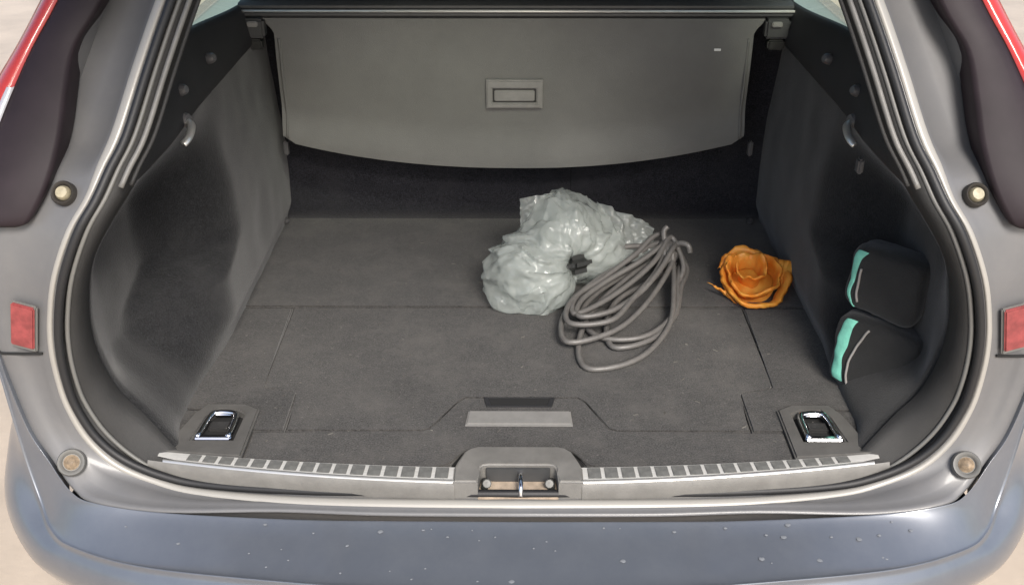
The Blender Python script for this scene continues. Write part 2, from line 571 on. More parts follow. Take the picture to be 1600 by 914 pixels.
# carpeted side walls with wheel-house bulge
def wall_x(y, z, right=False):
    wh = (0.560 if right else 0.534) + 0.026 * sm(0.16, 0.45, z) + 0.015 * sm(0.05, 0.0, z)
    ni = 0.565 + 0.105 * sm(0.0, 0.13, z) - 0.115 * sm(0.30, 0.46, z)
    y0 = 0.22 + 0.12 * sm(0.135, 0.185, z)
    t = sm(y0, y0 + 0.20, y)
    x = ni * (1 - t) + wh * t
    # rear shoulder of the wheel house runs outward again under the cover
    return x
NV, NY = 44, 60
Tw = [Vector(p) for p in Td[0:int(9.6 * PER) + 1]]
for s in (-1, 1):
    rows = []
    for u in range(NY + 1):
        row = []
        for v in range(NV + 1):
            f = v / NV * (len(Tw) - 1)
            i = min(int(f), len(Tw) - 2)
            t = Tw[i].lerp(Tw[i + 1], f - i)
            zt = 0.452 * (t.z + .004) / (Tw[-1].z + .004) - 0.004
            if u == 0:
                p = t + Vector((0.004, 0.006, 0))
            else:
                uu = u / NY
                y = t.y + 0.006 + (0.985 - t.y) * uu ** 1.15
                z = t.z + (zt - t.z) * sm(0, .2, uu)
                w = sm(0.0, 0.13, uu)
                p = Vector((t.x * (1 - w) + wall_x(y, z, s > 0) * w, y, z))
                p.x += 0.0025 * noise.noise(Vector((y * 14, z * 14, 3.1 * s)))
            row.append(mx(p, s))
        rows.append(row)
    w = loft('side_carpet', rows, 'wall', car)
    # harder upper trim panel above the carpet, up to the window ledge
    rows = []
    for u in range(41):
        y = 0.135 + 0.87 * u / 40
        ztop = 0.562 - 0.048 * sm(.4, 1.0, y) - 0.07 * sm(.42, .16, y)
        xo = 0.552 + 0.012 * sm(.2, .5, y) - 0.012 * sm(.25, .13, y)
        prof = [(xo + 0.03, 0.438), (xo - 0.004, 0.440), (xo - 0.008, 0.446), (xo - 0.006, 0.470), (xo, (0.47 + ztop) / 2), (xo + 0.006, ztop - 0.01),
                (xo + 0.012, ztop), (xo + 0.022, ztop + 0.001)]
        prow = [Vector((x, y, z)) for x, z in prof]
        if y < .30:
            for q in range(8):
                kk = 12.9 + 2.6 * q / 7
                tt = Vector(Td[int(round((kk - 4) * PER))]) + Vector((.003, .004, 0))
                prow[q] = tt.lerp(prow[q], sm(.135, .30, y))
        rows.append([mx(p, s) for p in prow])
    up = loft('upper_trim', rows, 'trim_dark', car)
    # pillar inner cover up to the roof
    rows = []
    for i, t in enumerate(Td):
        k = 4 + i / PER
        if k < 13:
            continue
        t = Vector(t)
        f = (k - 13) / 6
        e = Vector((0.578 - 0.045 * f ** 2, 0.30 + 0.22 * sm(0, .7, f), max(t.z, .45) + .02))
        rows.append([mx(p, s) for p in (t + Vector((.008, .01, 0)), t.lerp(e, .4) + Vector((-.006, 0, 0)), e, e + Vector((.05, .01, 0)))])
    loft('pillar_cover', rows, 'trim_dark', car)
    # quarter window glass
    g = [mx(p, s) for p in ((.586, .36, .50), (.586, 1.7, .46), (.540, 1.7, .86), (.545, .42, .86))]
    pyd('quarter_window', g, [(0, 1, 2, 3)], 'glass', car)
    # outer side of the body and the roof rail
    rows = []
    for y in (0.32, 0.6, 1.0, 1.9):
        rows.append([mx(p, s) for p in ((.80, y, GZ + .22), (.825, y, -.1), (.825, y, .2), (.80, y, .42), (.735, y, .44), (.61, y, .47))])
    loft('body_side', rows, 'paint', car)
    rows = [[mx(p, s) for p in ((.585, y, .84), (.60, y, .86), (.56, y, .92), (.50, y, .90), (.51, y, .85))] for y in (.42, .9, 1.9)]
    loft('roof_rail', rows, 'paint', car)
    # little fixings on the walls
    for (y, z, xx) in ((.555, .499, .553), (.37, .497, .551)):
        c = Vector(mx((xx + .004, y, z), s))
        kn = lathe('trim_clip', [(.0, .011), (.006, .0105), (.009, .006), (.010, 0), (.010, -.01)], c, (-s, -.35, .3), 'screw', car, n=14)
    hk = tube('bag_hook', [mx(p, s) for p in cr([(.550, .352, .452), (.538, .340, .449), (.534, .322, .443), (.535, .305, .436), (.541, .296, .430)], 4)], 0.0065, 'alu_edge', car, n=10, flat=.6)
    lathe('hook_base', [(.0, .006), (.010, .005), (.012, 0), (.012, -.01)], mx((.549, .352, .452), s), (-s, -.2, .1), 'screw', hk, n=14)
    box('seat_catch', mx((.512, .875, .212), s), (.010, .016, .034), 'screw', car, .003)
    lathe('floor_stud', [(0, .008), (.006, .007), (.008, 0)], mx((.545, .93, .010), s), (0, -.4, 1), 'screw', car, n=12)
box('side_socket', (.566, .33, .382), (.010, .018, .026), 'screw', car, .003)

# headliner and roof skin
rows = [[(x, y, z + .02 * (1 - (x / .55) ** 2)) for x in [-.55 + .11 * q for q in range(11)]] for y, z in ((.42, .87), (.8, .89), (1.9, .88))]
loft('headliner', rows, 'roof', car)
rows = [[(x, y, z + .03 * (1 - (x / .58) ** 2)) for x in [-.58 + .116 * q for q in range(11)]] for y, z in ((.44, .92), (.8, .925), (1.9, .92))]
loft('roof_panel', rows, 'paint', car)

# ---- floor
slab('under_floor', [(-.66, .03), (.66, .03), (.66, .99), (-.66, .99)], -.05, -.0075, 'gap', car, 0)
def bow_b(x):
    return .011 + .122 * x * x
def bow_f(x):
    return -.028 + .165 * x * x
far = slab('floor_panel', [(-.62, .534), (.62, .534), (.62, .972), (-.62, .972)], -.013, .0, 'carpet', car, .003)
far['label'] = 'rear carpeted floor panel against the seat backs'
hat = [(-.450, .530), (-.450, .246), (-.444, .238), (-.390, .230), (-.384, .222), (-.384, .112), (-.160, .112), (-.146, .118), (-.108, .200), (-.094, .2145),
       (.106, .2145), (.120, .200), (.150, .118), (.164, .112), (.384, .112), (.384, .222), (.390, .230), (.444, .238), (.450, .246), (.450, .530)]
ho = slab('floor_panel', list(reversed(hat)), -.013, .0, 'carpet', car, .003)
ho['label'] = 'middle carpeted floor hatch'
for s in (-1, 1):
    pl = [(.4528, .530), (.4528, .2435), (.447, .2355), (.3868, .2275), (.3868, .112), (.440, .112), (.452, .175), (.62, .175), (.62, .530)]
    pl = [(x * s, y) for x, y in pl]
    slab('floor_panel', pl if s < 0 else list(reversed(pl)), -.013, -.0005, 'carpet_side_shade', car, .003)
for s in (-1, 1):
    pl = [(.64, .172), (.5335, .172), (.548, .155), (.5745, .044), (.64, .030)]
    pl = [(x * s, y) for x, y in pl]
    slab('floor_edge', pl if s < 0 else list(reversed(pl)), -.013, -.001, 'carpet_side_shade', car, .002)
xs = [-.438 + .876 * q / 24 for q in range(25)]
near = [(x, bow_b(x) + .001 + (.056 if abs(x) < .085 else .056 * sm(.112, .085, abs(x)))) for x in xs]
near = []
for q in range(49):
    x = -.438 + .876 * q / 48
    near.append((x, bow_b(x) + .002 + .055 * sm(.118, .080, abs(x))))
near += [(.438, .1085), (.163, .1085), (.147, .1145), (.117, .197), (.104, .2105), (-.092, .2105), (-.105, .197), (-.143, .1145), (-.159, .1085), (-.438, .1085)]
no = slab('floor_panel', near, -.013, .0, 'carpet', car, .003)
no['label'] = 'near carpeted floor strip that carries the lift handle'
hb = slab('lift_handle', [(-.088, .124), (.091, .124), (.089, .164), (-.084, .164)], .0005, .0055, 'cover_frame', no, .003)
slab('finger_slot', [(-.046, .184), (.050, .184), (.056, .206), (-.052, .206)], .0004, .0016, 'gap', no, .0005)
slab('slot_rim', [(-.054, .180), (.058, .180), (.064, .2085), (-.060, .2085)], .0003, .0020, 'trim_dark', no, .0005,
     hole=[(-.046, .184), (.050, .184), (.056, .206), (-.052, .206)])

# ---- sill plate with grip pads
for s in (-1, 1):
    rows = []
    for q in range(33):
        x = .098 + (.572 - .098) * q / 32
        yb_, yf = bow_b(x), bow_f(x)
        if x > .53:
            t = (x - .53) / .042
            yf = yf + (yb_ - yf) * 0.25 * t
        row = [(x, yb_ + .001, -.012), (x, yb_, .002), (x, yb_ - .002, .0040), (x, yf + .006, .0040), (x, yf + .005, .0036)]
        rows.append([mx(p, s) for p in row])
    sp = loft('sill_plate', rows, 'alu', car, sharp=30)
    rows = []
    for q in range(33):
        x = .098 + (.560 - .098) * q / 32
        yf = bow_f(x)
        rows.append([mx(p, s) for p in ((x, yf + .0055, .0034), (x, yf + .0045, .0056), (x, yf + .001, .0056), (x, yf - .001, .003))])
    loft('bright_edge', rows, 'alu_edge', sp)
    rows = []
    for q in range(33):
        x = .098 + (.585 - .098) * q / 32
        yf = bow_f(x)
        rows.append([mx(p, s) for p in ((x, yf - .0008, .0032), (x, yf - .004, -.001), (x, yf - .006, -.012), (x, yf - .007, -.030), (x, yf - .004, -.05))])
    loft('sill_face', rows, 'trim_light', sp)
    pm = None
    for q in range(16):
        x = .118 + .0263 * q
        y = (bow_b(x) + bow_f(x)) / 2 + .0025
        dy = (bow_b(x) - bow_f(x)) - .012
        if pm is None:
            o = box('grip_pad', (0, 0, 0), (.0205, .020, .0016), 'pad', sp, .0006)
            pm = o.data
        else:
            o = bpy.data.objects.new('grip_pad', pm)
            COL.objects.link(o)
            o.parent = sp
        o.location = (x * s, y, .0045)
        o.scale = (1, dy / .020, 1)
        o.rotation_euler = (0, 0, s * math.atan(2 * .145 * x))
    # corner plate with chrome lashing eye
    outer = [(.572, .046), (.545, .155), (.530, .181), (.466, .181), (.4385, .165), (.4385, .034)]
    inner = [(.530, .078), (.521, .142), (.511, .163), (.476, .163), (.460, .152), (.462, .078)]
    f = (lambda p: [(x * s, y) for x, y in p])
    o1, i1 = f(outer), f(inner)
    if s < 0:
        o1.reverse(); i1.reverse()
    cp = slab('corner_plate', o1, -.012, .0065, 'corner', car, .003, hole=i1)
    cp['label'] = 'grey plastic corner plate round a chrome lashing eye'
    slab('eye_recess', i1, -.02, -.011, 'black_plastic', cp, 0)
    ring = [(.524, .088, .002), (.517, .140, .006), (.508, .153, .006), (.482, .153, .006), (.472, .142, .006), (.474, .088, .002)]
    ringp = cr(ring, 4)
    tube('lashing_eye', [mx(p, s) for p in ringp], .0050, 'chrome', cp, n=10)
    box('eye_hinge', mx((.499, .089, .000), s), (.062, .012, .010), 'chrome', cp, .003)
    box('eye_bar', mx((.495, .154, .004), s), (.030, .013, .008), 'chrome', cp, .003)
    box('eye_block', mx((.497, .128, -.005), s), (.036, .022, .010), 'trim', cp, .003)

# ---- latch surround in the middle of the sill
lp = [(-.100, -.0285), (-.100, .004), (-.094, .018), (-.084, .044), (-.076, .056), (-.064, .061), (.064, .061), (.076, .056), (.084, .044), (.094, .018), (.100, .004), (.100, -.0285)]
li = [(-.062, -.0283), (-.060, -.010), (-.059, .000), (-.058, .006), (-.054, .0095), (-.046, .0105), (.046, .0105), (.054, .0095), (.058, .006), (.059, .000), (.060, -.010), (.062, -.0283)]
pl = lp + list(reversed(li))
bm = bmesh.new()
top, bot = [], []
lift = lambda x, y: .0075 + .004 * sm(.0, .02, y) * sm(.061, .04, y)
for x, y in pl:
    top.append(bm.verts.new((x, y, lift(x, y))))
    bot.append(bm.verts.new((x, y - .003 if y < -.02 else y, -.024)))
n = len(lp)
for i in range(n - 1):
    bm.faces.new((top[i], top[i + 1], top[2 * n - 2 - i], top[2 * n - 1 - i]))
tn = len(pl)
for i in range(tn):
    j = (i + 1) % tn
    bm.faces.new((top[i], top[j], bot[j], bot[i]))
rim = [e for e in bm.edges if all(v in top for v in e.verts) and len(e.link_faces) == 2 and any(all(v in top for v in f.verts) for f in e.link_faces) and not all(all(v in top for v in f.verts) for f in e.link_faces)]
bmesh.ops.bevel(bm, geom=rim, offset=.003, segments=3, affect='EDGES')
latch = bm_obj('latch_surround', bm, 'trim_light', car, True, 40)
latch['label'] = 'grey plastic arch round the tailgate striker'
box('latch_floor', (0, -.012, -.0235), (.124, .042, .006), 'primer', latch, .001)
box('latch_back', (0, .0075, -.008), (.100, .004, .026), 'cassette', latch, .001)
for x in (-.052, .052):
    box('latch_cheek', (x, -.008, -.015), (.010, .022, .012), 'black_plastic', latch, .002)
    lathe('latch_bolt', [(0, .006), (.006, .0055), (.0075, .003), (.0075, -.004)], (x * .93, -.012, -.010), (0, -.8, .6), 'lip', latch, n=10)
tube('striker', cr([(.004, .006, -.005), (.004, -.004, -.001), (.004, -.016, -.002), (.004, -.027, -.008), (.004, -.031, -.019)], 4), .0038, 'chrome', latch, n=10)

# ---- bumper
I_ = [(0, -.074, -.030), (.207, -.073, -.030), (.345, -.069, -.031), (.545, -.0555, -.030), (.648, -.046, -.020), (.690, -.026, -.012), (.728, .004, .020), (.757, .022, .062), (.778, .038, .146), (.784, .045, .188)]
C_ = [(0, -.197, -.055), (.207, -.190, -.055), (.345, -.176, -.057), (.55, -.136, -.069), (.672, -.086, -.078), (.722, -.048, -.078), (.752, -.004, -.053), (.775, .026, .018), (.791, .048, .146), (.796, .055, .188)]
D_ = [(0, -.222, -.085), (.207, -.214, -.085), (.36, -.198, -.088), (.568, -.150, -.098), (.700, -.090, -.104), (.765, -.044, -.098), (.808, .012, -.060), (.812, .070, .004), (.797, .09, .14), (.800, .095, .186)]
E_ = [(0, -.230, -.15), (.207, -.222, -.15), (.365, -.203, -.15), (.580, -.143, -.155), (.720, -.076, -.152), (.795, -.018, -.148), (.850, .055, -.105), (.855, .12, -.030), (.802, .16, .12), (.804, .16, .18)]
G_ = [(0, -.205, -.28), (.207, -.195, -.28), (.365, -.168, -.28), (.565, -.095, -.27), (.700, -.025, -.25), (.788, .035, -.23), (.845, .11, -.19), (.865, .17, -.10), (.805, .22, .1), (.806, .22, .18)]
H_ = [(0, -.12, -.42), (.207, -.11, -.42), (.36, -.08, -.42), (.54, -.01, -.42), (.66, .06, -.42), (.76, .12, -.40), (.82, .18, -.36), (.85, .24, -.3), (.805, .26, .0), (.806, .26, .16)]
cols = [cr(q, 6) for q in (I_, C_, D_, E_, G_, H_)]
rows = []
for i in range(len(cols[0])):
    p = [c[i] for c in cols]
    k = i / 6
    t = sm(4.5, 7, k)
    lipv = Vector((-.003 * t, .004 + .008 * t, -.03 * (1 - t)))
    I0, C0, D0 = p[0], p[1], p[2]
    mid1 = I0.lerp(C0, .06) + Vector((0, 0, -.0022)) * (1 - t)
    mid2 = I0.lerp(C0, .5) + Vector((0, 0, -.0015)) * (1 - t)
    mid3 = I0.lerp(C0, .93)
    bd = Vector((0, -.5, .85)) * (1 - t) + Vector((.5, -.85, .1)) * t
    cA = I0.lerp(C0, .975) + bd * .0022
    c1 = C0.lerp(D0, .17)
    c2 = C0.lerp(D0, .45)
    rows.append([I0 + lipv, I0 + lipv * .2 + Vector((0, -.0005, 0)), I0 + Vector((0, -.002, .0018)), mid1, mid2, mid3, cA, C0 + bd * .0045, C0.lerp(D0, .07) + bd * .0016, c1 - bd * .002, c2, D0, D0.lerp(p[3], .5) + Vector((.004 * t, -.003, 0)), p[3], p[4], p[5]])
full = [[Vector((-p[0], p[1], p[2])) for p in r] for r in reversed(rows[1:])] + rows
bumper = loft('bumper', full, 'paint', car)
sub = bumper.modifiers.new('smooth', 'SUBSURF')
sub.levels = 1
sub.render_levels = 2
bumper['label'] = 'blue grey rear bumper with dried water spots on its top'
box('bumper_carrier', (0, .22, -.16), (1.46, .38, .18), 'gap', bumper, .01)
# dried spots on the bumper top
random.seed(5)
bvs = []
bfs = []
def top_pt(x, f):
    ax = abs(x)
    best = min(range(len(cols[0])), key=lambda i: abs(cols[0][i].lerp(cols[1][i], f).x - ax))
    p = cols[0][best].lerp(cols[1][best], f)
    return Vector((x, p.y, p.z + .0012))
for q in range(44):
    x = random.uniform(-.62, .62)
    f = .12 + random.random() ** 1.5 * .75
    c = top_pt(x, f)
    r = random.choice((.0012, .0016, .002, .0026, .0038))
    base = len(bvs)
    bvs.append(c + Vector((0, 0, .0008)))
    for k in range(8):
        a = k * math.pi / 4
        rr = r * random.uniform(.75, 1.2)
        bvs.append(c + Vector((rr * math.cos(a) * 1.2, rr * math.sin(a), -.0004)))
    for k in range(8):
        bfs.append((base, base + 1 + k, base + 1 + (k + 1) % 8))
ds = pyd('dried_spots', bvs, bfs, 'drop', bumper)
ds['kind'] = 'stuff'

# ---- seams, reflectors, buffers on the body frame
for s in (-1, 1):
    a = [mx(p, s) for p in ((.712, .0335, .196), (.74, .036, .194), (.775, .040, .192), (.792, .052, .190), (.80, .07, .19))]
    tube('bumper_seam', a, .0022, 'gap', body, n=6)
    p0, p1 = Vector((.7355, .0385, .283)), Vector((.7125, .034, .205))
    c = (p0 + p1) / 2
    ro = Matrix.Rotation(R(7) * s, 3, 'Z') @ Matrix.Rotation(R(-13) * s, 3, 'Y')
    rf = box('reflector', mx((.7285, .0305, .245), s), (.036, .007, .072), 'reflector', car, .002, rot=ro)
    rf['label'] = 'small red reflector on the %s side of the boot frame' % ('left' if s < 0 else 'right')
    box('reflector_bezel', mx((.7285, .0335, .243), s), (.041, .006, .080), 'lip', rf, .002, rot=ro)
    cb = mx((.641, .066, .440), s)
    bf = lathe('buffer', [(.0, .002), (.011, .002), (.0125, .008), (.0155, .010), (.0175, .006), (.0175, -.02)], cb, (0, -.8, .55), 'buffer', car, n=24)
    lathe('buffer_tip', [(0, .013), (.008, .012), (.0105, .007), (.0105, .0)], cb, (0, -.8, .55), 'buffer_tip', bf, n=20)
    cg = mx((.6905, -.001, .020), s)
    gm = lathe('grommet', [(.0, .002), (.013, .002), (.0155, .007), (.0195, .008), (.0215, .003), (.0215, -.02)], cg, (-s * .25, -.75, .60), 'lip', car, n=24)
    lathe('screw_head', [(0, .010), (.006, .009), (.0085, .005), (.012, .003)], cg, (-s * .25, -.75, .60), 'grommet', gm, n=14)

# ---- tall tail lamps
LS = [  # z, inner x, outer x, y of the rear face
    (.400, .700, .812, .052), (.412, .684, .815, .048), (.455, .660, .812, .070), (.508, .646, .79, .106), (.56, .642, .762, .145), (.616, .634, .728, .187),
    (.672, .600, .697, .225), (.78, .555, .64, .30), (.88, .50, .58, .37)]
for s in (-1, 1):
    D = cr([(a, b, c) for a, b, c, d in LS], 5)
    Yd = cr([(d, 0, 0) for a, b, c, d in LS], 5)
    rows, rr, rc = [], [], []
    for p, yy in zip(D, Yd):
        z, xi, xo = p
        y = yy.x - .012
        w = xo - xi
        sec = [(xi + .003, y + .06), (xi, y + .010), (xi + .002, y + .003), (xi + .008, y - .001), (xi + w * .45, y - .002), (xo - w * .42, y + .000), (xo - w * .345, y + .004), (xo - w * .33, y + .030)]
        rows.append([mx((a, b, z), s) for a, b in sec])
        sec = [(xo - w * .345, y + .030), (xo - w * .34, y + .002), (xo - w * .18, y + .006), (xo - .002, y + .026), (xo + .002, y + .05), (xo + .003, y + .16)]
        rr.append([mx((a, b, z), s) for a, b in sec])
        sec = [(xo - w * .35, y + .0030), (xo - w * .33, y - .0015), (xo - w * .26, y + .0005), (xo - w * .25, y + .006)]
        rc.append([mx((a, b, z), s) for a, b in sec])
    capb = rows[0]
    lamp = loft('tail_lamp', rows, 'lamp', car, cap=True)
    lamp['label'] = 'tall dark %s tail lamp on the pillar' % ('left' if s < 0 else 'right')
    loft('red_lens', rr, 'red', lamp, cap=True)
    loft('clear_strip', rc[8:22], 'clear', lamp)

# ---- rear seat backs
for (x0, x1) in ((-.60, .1228), (.1236, .60)):
    rows = []
    for z, y in ((-.01, .990), (.0, .968), (.03, .958), (.2, .966), (.42, .985), (.50, .99), (.55, .985), (.72, 1.01), (.76, 1.03), (.77, 1.08)):
        n = 24
        rows.append([(x0 + (x1 - x0) * q / n, y + .010 * (sm(.03, 0, q / n) + sm(.97, 1, q / n)), z) for q in range(n + 1)])
    so = loft('seat_back', rows, 'seat', car)
    so['label'] = 'dark %s rear seat back' % ('left' if x0 < 0 else 'right')

box('seat_frame', (0, 1.10, .36), (1.18, .12, .74), 'gap', car, .02)
# ---- raised tailgate above the opening
tg = [(0, .42, .93), (0, .1, 1.06), (0, -.3, 1.24), (0, -.62, 1.34), (0, -.72, 1.30)]
rows = []
for (y, z, w) in ((.44, .945, .50), (.32, .99, .54), (.30, 1.0, .54)):
    rows.append([(x * w, y, z) for x in (-1, -.84, -.5, 0, .5, .84, 1)])
bm = bmesh.new()
tgp = [(.44, .955, .50), (.36, .985, .53), (-.02, 1.12, .58), (-.20, 1.185, .62), (-.45, 1.25, .66), (-.60, 1.26, .66)]
V = [[bm.verts.new((x * w, y, z)) for x in (-1, -.86, 0, .86, 1)] for y, z, w in tgp]
for i in range(len(V) - 1):
    for j in range(4):
        if i in (1,) and j in (1, 2):
            continue
        bm.faces.new((V[i][j], V[i][j + 1], V[i + 1][j + 1], V[i + 1][j]))
tgo = bm_obj('tailgate', bm, 'trim', car)
sol = tgo.modifiers.new('thick', 'SOLIDIFY')
sol.thickness = .04
sol.offset = 1
pyd('rear_window', [(-.46, .36, 1.0), (.46, .36, 1.0), (.50, -.02, 1.135), (-.50, -.02, 1.135)], [(0, 1, 2, 3)], 'glass', tgo)

# ------------------------------------------------------------------ luggage cover
cov = empty('luggage_cover', (-.008, .87, .50))
tag(cov, 'grey roller luggage cover with its stiff end flap hanging behind the seats', 'luggage cover')
def cpart(fn):
    o = fn
    o.parent = cov
    o.matrix_parent_inverse = Matrix.Translation((.008, -.87, -.50))
    return o
rows = []
for side in (0, 1):
    for v in range(25):
        f = v / 24
        row = []
        for u in range(41):
            xx = -1 + 2 * u / 40
            hw = .502 + .020 * sm(.13, .0, f) - .003 * f
            x = -.010 + xx * hw
            zb = .176 + .062 * abs(xx) ** 2.3
            if abs(xx) > .955:
                zb += .012 * ((abs(xx) - .955) / .045) ** 2
            z = .496 + (zb - .496) * f
            y = .872 - .006 * sm(.05, .4, f) - .020 * sm(.72, 1.0, f) + .0015 * math.sin(xx * 5 + f * 4)
            row.append((x, y + .008 * side, z))
        rows.append(row)
n = 41
vs_ = [p for r in rows for p in r]
fs = []
for side in (0, 1):
    for v in range(24):
        for u in range(40):
            a = (side * 25 + v) * n + u
            fs.append((a, a + 1, a + 1 + n, a + n))
for u in range(40):
    for v in (0, 24):
        a = v * n + u
        b = (25 + v) * n + u
        fs.append((a, a + 1, b + 1, b))
for v in range(24):
    for u in (0, 40):
        a = v * n + u
        b = (25 + v) * n + u
        fs.append((a, a + n, b + n, b))
cpart(pyd('flap', vs_, fs, 'cover', None, True, 50))
flap = [o for o in bpy.data.objects if o.name == 'flap'][0]
def fp(o):
    o.parent = flap
    return o
# edge hem along both sides
for s in (-1, 1):
    fp(tube('side_hem', [(-.010 + s * (.492 - .003 * f), .8695 - .006 * sm(.05, .4, f) - .020 * sm(.72, 1, f), .455 + (.245 - .455) * f) for f in [q / 20 for q in range(21)]], .0028, 'cover', None, n=6))
pf = slab('pull_handle', [(-.060, -.031), (.060, -.031), (.060, .031), (-.060, .031)], 0, .010, 'cover_frame', None, .003,
          hole=[(-.047, -.019), (.047, -.019), (.047, .012), (-.047, .012)])
pf.data.transform(Matrix.Translation((-.008, .8655, .339)) @ Matrix.Rotation(R(90), 4, 'X'))
cpart(pf)
for nm, sz, c, m in (('handle_recess', (.094, .004, .031), (-.008, .8625, .3355), 'black_plastic'), ('handle_grip', (.086, .006, .024), (-.008, .8595, .3355), 'cover_frame')):
    o = box(nm, c, sz, m, None, .002)
    o.parent = pf
cpart(box('white_tag', (.418, .8665, .4325), (.014, .002, .005), 'tag', None, .0005))
# cassette with its rails and end brackets
rows = []
for x in [-.575 + 1.15 * q / 30 - .006 for q in range(31)]:
    rows.append([(x, y, z) for y, z in ((.874, .497), (.869, .502), (.869, .507), (.874, .5085), (.876, .514), (.872, .517), (.872, .522), (.880, .526), (.93, .528), (.95, .515), (.945, .49), (.89, .488))])
cpart(loft('cassette', rows, 'cassette', None, closed=True, cap=True, sharp=40))
cpart(tube('cassette_rail', [(-.58, .868, .5115), (.57, .868, .5115)], .0028, 'alu', None, n=8))
for s in (-1, 1):
    xx = -.008 + s * .545
    eb = cpart(box('end_bracket', (xx, .868, .478), (.052, .03, .040), 'cassette', None, .005))
    o = box('release_button', (xx + s * -.004, .851, .489), (.022, .008, .011), 'cover_frame', None, .002); o.parent = eb
    o = box('bracket_foot', (xx, .866, .445), (.036, .022, .022), 'black_plastic', None, .004); o.parent = eb

# ------------------------------------------------------------------ clear plastic bag
random.seed(11)
bag = empty('plastic_bag', (.07, .60, 0))
tag(bag, 'crumpled clear plastic bag lying beside the grey cable', 'plastic bag')
IB = Matrix.Translation((-.07, -.60, 0))
def gathered(name, cen, lobes, mouth, scale, seed, sub=6):
    """soft film bag: long pleats radiate from the gathered mouth and slacken over the bulges"""
    ax = (mouth - cen).normalized()
    e1 = ax.cross(Vector((0, 0, 1))).normalized()
    e2 = ax.cross(e1)
    bm = bmesh.new()
    bmesh.ops.create_icosphere(bm, subdivisions=sub, radius=1)
    rid = lambda x: 1 - 2 * abs(x)
    for v in bm.verts:
        d = v.co.normalized()
        r = 0
        for c, rad in lobes:
            oc = cen - c
            b = d.dot(oc)
            disc = b * b - (oc.length_squared - rad * rad)
            if disc > 0:
                r = max(r, -b + math.sqrt(disc))
        pol = math.acos(max(-1, min(1, d.dot(ax))))
        az = math.atan2(d.dot(e2), d.dot(e1))
        tw = az + .5 * noise.noise(d * 1.6 + Vector((seed, 4, 0)))
        ca, sa = math.cos(tw), math.sin(tw)
        w_ = sm(0.0, .55, pol) * (1 - .35 * sm(1.6, 3.0, pol))
        p1 = rid(noise.noise(Vector((ca * 2.3, sa * 2.3, pol * .7 + seed))))
        p2 = rid(noise.noise(Vector((ca * 5.0, sa * 5.0, pol * 1.3 + seed * 2))))
        p3 = rid(noise.noise(Vector((ca * 10., sa * 10., pol * 2.6 + seed * 3))))
        f1 = rid(noise.noise(d * 2.4 + Vector((seed, 1, 2))))
        f2 = rid(noise.noise(d * 6.5 + Vector((1, seed, 2))))
        k = 1 + w_ * (.13 * p1 + .070 * p2 + .026 * p3) + .055 * f1 + .018 * f2 - .04
        k *= .62 + .38 * sm(.08, .62, pol)
        q = cen + d * r * k * scale
        if q.z < .003:
            q.z = .003 + .0015 * abs(noise.noise(q * 60))
        v.co = q
    o = bm_obj(name, bm, 'film', None, True, 60)
    o.parent = bag
    o.matrix_parent_inverse = IB
    return o
LB = [(Vector((.028, .566, .056)), .086), (Vector((.098, .640, .100)), .088), (Vector((.066, .60, .088)), .074), (Vector((.150, .645, .070)), .064)]
MO = Vector((.150, .520, .092))
gathered('film', Vector((.076, .600, .076)), LB, MO, .95, 1.7)
gathered('inner_fold', Vector((.074, .602, .074)), LB, MO, .80, 5.3, 5)
gathered('inner_fold', Vector((.080, .606, .070)), LB, MO, .58, 9.1, 5)

def sheet(name, corners, m, parent, amp, seed, nu=40, nv=30, inv=None):
    a, b, c, d = [Vector(p) for p in corners]
    vs_, fs = [], []
    nrm = (b - a).cross(d - a).normalized()
    for j in range(nv + 1):
        for i in range(nu + 1):
            u, v = i / nu, j / nv
            p = a.lerp(b, u).lerp(d.lerp(c, u), v)
            q = Vector((u * 3 + seed, v * 3, seed * .7))
            h = (1 - 2 * abs(noise.noise(q))) + .5 * (1 - 2 * abs(noise.noise(q * 2.3))) + .25 * noise.noise(q * 6)
            vs_.append(p + nrm * amp * h + (b - a).normalized() * amp * .5 * noise.noise(q * 2 + Vector((5, 5, 5))))
    for j in range(nv):
        for i in range(nu):
            k = j * (nu + 1) + i
            fs.append((k, k + 1, k + nu + 2, k + nu + 1))
    o = pyd(name, vs_, fs, m, None)
    o.parent = parent
    if inv:
        o.matrix_parent_inverse = inv
    return o
sheet('loose_flap', [(.005, .640, .120), (.075, .645, .150), (.090, .665, .196), (.004, .655, .186)], 'film', bag, .007, 2.1, inv=IB)
sheet('loose_flap', [(.155, .60, .06), (.30, .655, .045), (.275, .70, .105), (.16, .68, .165)], 'film', bag, .012, 6.4, inv=IB)

# ------------------------------------------------------------------ coiled grey cable with its dark plug
cb = empty('coiled_cable', (.208, .5, 0))
tag(cb, 'loosely coiled grey cable with a dark plug, tied at one end', 'cable')
IC = Matrix.Translation((-.22, -.5, 0))
def cp_(o, par=None):
    o.parent = par or cb
    if par is None:
        o.matrix_parent_inverse = IC
    return o
KN = Vector((.322, .655, .060))
loops = [  # near end (x, y), half width, knot offset, height lift
    ((.148, .288), .072, (.000, .00, .000), .006),
    ((.100, .372), .060, (.010, .010, .012), .020),
    ((.112, .402), .050, (-.012, .004, .020), .034),
    ((.128, .430), .040, (.004, -.014, .030), .046),
    ((.160, .395), .085, (.022, .006, -.012), .012),
    ((.190, .372), .058, (.030, -.01, -.02), .008),
    ((.118, .452), .034, (-.004, .012, .036), .060),
]
pts = [(.150, .60, .075), (.20, .625, .085), (.27, .65, .080)]
random.seed(3)
